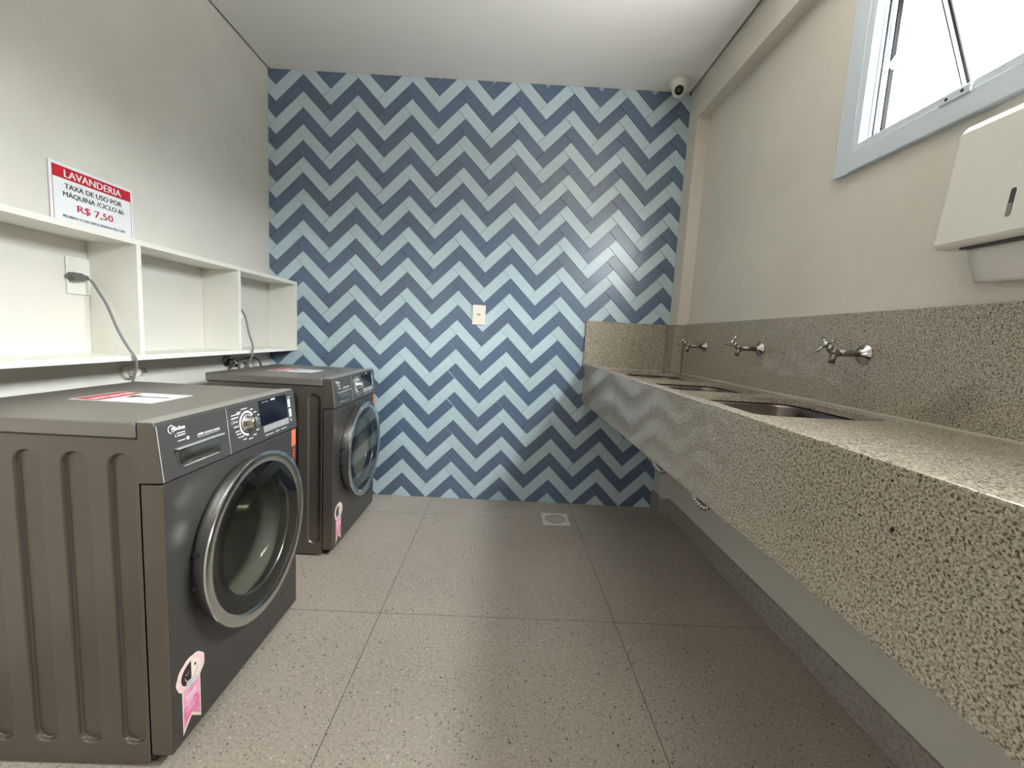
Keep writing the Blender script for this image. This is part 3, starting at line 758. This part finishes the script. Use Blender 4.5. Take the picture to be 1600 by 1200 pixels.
    fb = [(cy+.0320*math.cos(a), cz+.0285*math.sin(a)) for a in [math.radians(-90+180*k/24) for k in range(25)]]
    MB().prism(fa, to3, FX+.0006, FX+.0014).prism([(.055, .163), (.074, .163), (.064, .156)], to3, FX+.0006, FX+.0014).build('dark_half', black_p, sto)
    MB().prism(fb, to3, FX+.0006, FX+.0014).build('light_half', cream_p, sto)
    q = MB()
    for k in range(5): q.prism([(.047, .1785-.0042*k), (.081, .1785-.0042*k), (.081, .1762-.0042*k), (.047, .1762-.0042*k)], to3, FX+.0012, FX+.0017)
    def arc(mb, cx_, cz_, rr, a0, a1, wd=.0011, sy_=1):
        for k in range(16):
            a, b2 = math.radians(a0+(a1-a0)*k/16), math.radians(a0+(a1-a0)*(k+1)/16)
            mb.add([(FX+.0019, cx_+r_*math.cos(x_), cz_+r_*math.sin(x_)*sy_) for x_ in (a, b2) for r_ in (rr, rr-wd)], [(0, 1, 3, 2)])
    arc(q, cy, cz+.002, .022, 185, 270); arc(q, cy-.014, cz+.010, .007, 200, 340)
    q.box(FX+.0008, FX+.0013, .044, .080, .140, .143).box(FX+.0008, FX+.0013, .044, .080, .134, .1365).box(FX+.0008, FX+.0013, .048, .084, .128, .1305).box(FX+.0008, FX+.0013, .043, .07, .121, .1235).box(FX+.0008, FX+.0013, .050, .080, .112, .1130).box(FX+.0008, FX+.0013, .043, .076, .104, .1050)
    q.build('sticker_lines', print_w, sto)
    q = MB(); arc(q, cy, cz+.002, .022, 270, 355); q.lathe([(.0001, .0019), (.0036, .0019)], (FX, cy+.013, cz+.011), (1, 0, 0), 16)
    for k in range(5): q.prism([(.047, .1762-.0042*k), (.081, .1762-.0042*k), (.081, .1752-.0042*k), (.047, .1752-.0042*k)], to3, FX+.0012, FX+.0016)
    q.build('face_lines', black_p, sto)
    # notice stuck on the lid
    zt_ = .8392
    nb = MB().box(.148, .366, .218, .368, .839, .8396); no = nb.build('lid_notice', paper, r)
    MB().box(.156, .222, .224, .362, .8396, .8399).build('notice_band', red, no)
    q = MB()
    for k in range(8): q.box(.182+.002*(k % 2), .204-.002*(k % 3), .236+.0155*k, .247+.0155*k, .8399, .8401)
    q.build('notice_heading', print_w, no)
    q = MB().box(.250, .345, .300, .309, .8396, .8400).box(.236, .256, .288, .320, .8396, .8400); q.build('notice_pictogram', ink, no)
    for x, y in ((.07, .05), (.07, WW-.05), (.49, .05), (.49, WW-.05)):
        MB().cyl((x, y, 0), (x, y, .012), .02, .016, 20).build('foot', rubber, r)
    MB().box(.05, .51, .02, WW-.02, .010, .030).build('base_pan', rubber, r)
    return r
silver_dark = mat('dark_silver_plastic', (.24, .225, .21), .2, .95)
def copy_tree(o, parent=None):
    c = o.copy(); COL.objects.link(c)
    if parent is not None: c.parent = parent
    for ch in list(o.children): copy_tree(ch, c)
    return c
w1 = make_washer()
w2 = copy_tree(w1)
w1.location = (.014, -1.740, 0); w1['label'] = 'dark grey front-loading washing machine nearest the viewer, its ribbed side facing forward'
w2.location = (.001, -.775, 0); w2['label'] = 'dark grey front-loading washing machine in the far corner beside the tiled wall'

# ------------------------------------------------------------------ granite counter
ct = thing('granite_counter', 'long speckled granite wash counter with deep front apron along the right wall', 'counter', (1.833, 0, .688))
CX = 1.833; CZ = .688; YN = -3.3
LIPX, SURF, LIPZ = 1.874, .912, .9345
sinks = [-1.420, -.908, -.41]; SX, HXS, HYS = 2.136, .190, .208
tpm = MB(); to3c = lambda a, b, d: (a-CX, b, d-CZ)
yb = [YN, -1.66, -1.16, -.65, -.021]
tpm.prism([(LIPX, YN), (XR-.0005, YN), (XR-.0005, -1.66), (LIPX, -1.66)], to3c, SURF-.019, SURF)
for k, c in enumerate(sinks):
    y0_, y1_ = yb[k+1], yb[k+2]
    xe = XR if k < 2 else XR
    if k < 2: rect_hole(tpm, SX, c, HXS, HYS, .07, LIPX, XR-.0005, y0_, y1_, to3c, SURF-.019, SURF)
    else:
        rect_hole(tpm, SX, c, HXS, HYS, .07, LIPX, XR-.0005, y0_, -.13, to3c, SURF-.019, SURF)
        tpm.prism([(LIPX, -.13), (2.335, -.13), (2.335, -.001), (LIPX, -.001)], to3c, SURF-.019, SURF)
tpm.build('worktop', granite_m, ct)
MB().box(0, LIPX-CX, YN, -.001, 0, LIPZ-CZ).build('front_apron', granite_m, ct, bevel=.003)
MB().box(1.826-CX, 2.334-CX, -.021, -.001, SURF-CZ, 1.203-CZ).build('rear_splashback', granite_m, ct, bevel=.001)
MB().box(2.335-CX, 2.354-CX, -.141, -.001, SURF-CZ, 1.203-CZ).box(2.335-CX, 2.396-CX, -.141, -.121, SURF-CZ, 1.203-CZ).build('column_splashback', granite_m, ct, bevel=.001)
MB().box(2.400-CX, XR-.001-CX, YN, -.141, SURF-CZ, 1.207-CZ).build('side_splashback', granite_m, ct, bevel=.001)

MB().box(2.396-CX, 2.4005-CX, YN, -.141, SURF-CZ, SURF+.0035-CZ).box(1.874-CX, 2.334-CX, -.0245, -.0205, SURF-CZ, SURF+.003-CZ).build('caulk_line', mat('pale_caulk', (.56, .51, .42), .5), ct)
basin_lab = ['round steel basin sunk in the granite counter, nearest of the three', 'round steel basin sunk in the granite counter, middle of the three', 'round steel basin sunk in the granite counter, farthest, beside the tiled wall']
tap_lab = ['chrome wall tap with cross handle over the nearest basin', 'chrome wall tap over the middle basin, its handle turned toward the viewer', 'chrome wall tap over the farthest basin, smallest in view']
pipe_lab = [None, 'ribbed chrome waste trap peeking below the counter under the middle basin', 'ribbed chrome waste trap below the counter under the farthest basin']
b0 = None
def make_basin():
    r = thing('sink_basin', '', 'sink', (0, 0, 0), 'steel basins in the counter')
    secs = [(.020, -.0015, .085), (.002, -.0015, .072), (-.003, -.012, .070), (-.010, -.07, .066), (-.022, -.125, .06), (-.045, -.150, .05), (-.10, -.158, .03)]
    mb = MB(); loops = []
    for g_, z, rc in secs: loops.append([(x, y, z) for x, y in rrect(HXS+g_, HYS+g_, rc)])
    n = len(loops[0]); loops.append([(.034*math.cos(math.atan2(y, x)), .034*math.sin(math.atan2(y, x)), -.160) for x, y, _ in loops[-1]])
    mb.add([q for L in loops for q in L], [(i*n+k, i*n+(k+1) % n, (i+1)*n+(k+1) % n, (i+1)*n+k) for i in range(len(loops)-1) for k in range(n)], 0, True)
    mb.build('bowl', steel, r)
    MB().lathe([(.034, -.1595), (.030, -.163), (.001, -.166), (.001, -.20), (.026, -.20), (.028, -.166)], (0, 0, 0), (0, 0, 1), 32).build('drain', chrome, r)
    return r
def make_tap():
    r = thing('wall_tap', '', 'tap', (0, 0, 0), 'chrome taps over the basins')
    # local: wall at x = 0, spout goes to -x
    MB().lathe([(.001, .020), (.0125, .020), (.0130, .0125)], (0, 0, 0), (-1, 0, 0), 40).lathe([(.0130, .0125), (.0290, .0050), (.0300, .003), (.0300, 0), (.001, 0)], (0, 0, 0), (-1, 0, 0), 40).build('flange', tap_chrome, r)
    MB().cyl((-.010, 0, 0), (-.088, 0, -.001), .0100, n=24).build('spout_arm', chrome_dull, r)
    MB().lathe([(.001, -.014), (.0105, -.012), (.0118, 0), (.0112, .014), (.001, .018)], (-.090, 0, 0), (-1, 0, .5), 24).cyl((-.092, 0, .002), (-.098, 0, -.034), .0095, .0088, 24).build('tap_body', chrome_dull, r)
    MB().cyl((-.096, 0, .005), (-.116, 0, .018), .0085, .007, 20).lathe([(.0115, 0), (.0115, .006), (.001, .006)], (-.106, 0, .011), (-.84, 0, .54), 6, smooth=False).build('bonnet', tap_chrome, r)
    return r
def make_handle(r, ang):
    ax = Vector((-.84, 0, .54)); c = Vector((-.122, 0, .022)); u = Vector((0, 1, 0)); v = ax.cross(u)
    m_ = MB().lathe([(.001, -.006), (.009, -.005), (.010, .004), (.006, .009), (.001, .010)], c, ax, 24)
    for k in range(3):
        a = ang+2*PI*k/3; d = u*math.cos(a)+v*math.sin(a)
        m_.cyl(c+d*.004+ax*.002, c+d*.033+ax*.006, .0032, .0042, 12)
    m_.build('handle', tap_chrome, r)
def make_trap():
    r = thing('waste_trap', '', 'pipe', (0, 0, 0), 'waste traps under the counter')
    pts = [(0, 0, -.235), (0, 0, -.30), (.012, 0, -.37), (.045, 0, -.44), (.06, 0, -.480), (.098, 0, -.510), (.136, 0, -.480), (.15, 0, -.43), (.17, 0, -.395), (.21, 0, -.385), (.268, 0, -.385)]
    sp2 = smooth_path(pts, 24); n = len(sp2)
    MB().tube(sp2, lambda t_: .017+.0022*math.sin(t_*n*1.05), 20).build('ribbed_tube', ribbed_steel, r)
    MB().lathe([(.001, -.2015), (.030, -.2015), (.030, -.218), (.019, -.238), (.001, -.238)], (0, 0, 0), (0, 0, 1), 28).build('tailpiece', chrome, r)
    return r
bas = make_basin(); tap = make_tap(); trp = make_trap()
tap_y = [-1.411, -.899, -.412]; angs = [1.35, 2.55, 1.0]
for k in range(3):
    b_ = bas if k == 0 else copy_tree(bas); b_.location = (SX, sinks[k], SURF-.019); b_['label'] = basin_lab[k]
    t_ = tap if k == 0 else copy_tree(tap); t_.location = (2.4, tap_y[k], 1.081); t_['label'] = tap_lab[k]
    if k: p_ = trp if k == 1 else copy_tree(trp); p_.location = (SX, sinks[k], SURF-.019); p_['label'] = pipe_lab[k]
    taps = (tap if k == 0 else t_)
    if k == 0: first_t = t_
    if k == 1: second_t = t_
    if k == 2: third_t = t_
for t_, a in ((first_t, angs[0]), (second_t, angs[1]), (third_t, angs[2])): make_handle(t_, a)

# ------------------------------------------------------------------ towel dispenser, camera, socket, drain
dp = thing('towel_dispenser', 'white plastic paper towel dispenser on the right wall below the window', 'dispenser', (XR, -1.785, 1.335))
m_ = MB(); yw = .150
fx0, fx1 = -.101, -.078
def face_x(z): return fx0+(fx1-fx0)*z/.275
prof = [(0, .006), (-.01, 0.0), (fx0+.006, -.004), (fx0, .008), (fx1, .258), (fx1+.012, .277), (0, .283)]
m_.prism(prof, lambda a, b, d: (a, d, b), -yw, yw)
m_.build('housing', plastic_w, dp, bevel=.010, seg=4)
q = MB()
sl0 = [(-.0042, 0)]
pl = []
for k in range(9): a = PI*k/8; pl.append((.0045*math.cos(a), .024+.0045*math.sin(a)))
for k in range(9): a = PI+PI*k/8; pl.append((.0045*math.cos(a), -.024+.0045*math.sin(a)))
zc = .066
q.prism(pl, lambda a, b, d: (face_x(zc+b)-d, .004+a, zc+b), .0002, .0010); q.build('sight_slot', mat('slot_dark', (.06, .055, .05), .6), dp)
q = MB(); q.prism([(-.004, .022), (.004, .022), (.004, -.004), (-.004, -.004)], lambda a, b, d: (face_x(zc-.02+b)-d, .004+a, zc-.024+b), .0009, .0014); q.build('slot_paper', mat('grey_paper', (.25, .23, .215), .7), dp)
MB().box(-.078, -.030, -.105, .105, -.0065, .002).build('outlet_slot', ink, dp)
sh_ = MB(); nA = 10; vs = []
for k in range(nA+1):
    t_ = k/nA; x = -.060+.022*t_*t_+.010*t_; z = -.004-.075*t_
    for j in range(9): vs.append((x+.004*math.sin(j/8*PI), -.105+.21*j/8, z-.004*math.sin(j/8*PI)*t_))
sh_.add(vs, [(i*9+j, i*9+j+1, (i+1)*9+j+1, (i+1)*9+j) for i in range(nA) for j in range(8)], 0, True)
pt_ = sh_.build('paper_towel', paper_w)
md = pt_.modifiers.new('thick', 'SOLIDIFY'); md.thickness = .0012
pt_.location = (XR, -1.785, 1.335); tag(pt_, 'white paper towel sheet hanging out below the dispenser', 'paper towel')

cm = thing('security_camera', 'small white dome security camera on the ceiling in the right corner', 'camera', (2.238, -.103, cz(2.238)))
MB().lathe([(.001, 0), (.055, 0), (.056, -.006), (.052, -.016), (.046, -.030), (.042, -.040), (.040, -.046), (.001, -.046)], (0, 0, 0), (0, 0, 1), 48).build('mount', plastic_w, cm)
dv = (Vector((-.30, -1, -.42))).normalized(); bc = Vector((-.002, -.006, -.052))
MB().lathe([(.001, .034)]+[(.037*math.sin(a), .037*math.cos(a)) for a in [math.radians(42+138*k/20) for k in range(21)]], bc, dv, 40).build('eyeball', plastic_w, cm)
MB().lathe([(.001, .0335), (.0225, .0335), (.0245, .0305), (.0245, .028)], bc, dv, 36).build('lens_plate', lens_m, cm)
lq = MB()
for k in range(12):
    a = 2*PI*k/12; u = dv.orthogonal().normalized(); v_ = dv.cross(u); c = bc+(u*math.cos(a)+v_*math.sin(a))*.0185+dv*.0336
    lq.lathe([(.0018, 0), (.0012, .0012), (.0001, .0014)], c, dv, 8)
lq.lathe([(.009, 0), (.0085, .003), (.0001, .003)], bc+dv*.0336, dv, 24)
lq.build('infrared_ring', mat('led_grey', (.07, .06, .06), .3), cm)

ob = thing('network_socket', 'cream wall plate with one small jack on the blue tiled wall', 'socket', (1.1505, 0, 1.138))
MB().box(-.041, .041, -.007, -.0005, 0, .122).build('faceplate', plastic_cream, ob, bevel=.002)
MB().box(-.027, .024, -.0085, -.007, .018, .106).build('insert', plastic_cream, ob, bevel=.001)
MB().box(-.010, .008, -.0095, -.0084, .056, .068).build('jack_opening', hose_m, ob)
MB().box(-.006, .003, -.0102, -.0090, .056, .063).build('jack_shutter', plastic_cream, ob)

fd = thing('floor_drain', 'white square slotted floor drain set in the floor tiles near the tiled wall', 'drain', (1.682, -.255, 0), rot=(0, 0, math.radians(0)))
MB().box(-.079, .079, -.082, .082, .0003, .004).build('grate', plastic_w, fd, bevel=.001)
q = MB()
for k in range(-7, 8):
    o1 = k*.0092; half = math.sqrt(max(0, .064**2-o1*o1))
    segs = [(-half, -half*.36), (-half*.28, half*.28), (half*.36, half)]
    for a, b2 in segs:
        v = []
        for s_, w_ in ((a, -.0019), (b2, -.0019), (b2, .0019), (a, .0019)):
            x = s_*.80+(o1+w_)*-.60; y = s_*.60+(o1+w_)*.80
            v.append((x, y, .0043))
        q.add(v, [(0, 1, 2, 3)])
q.build('slot', ink, fd)
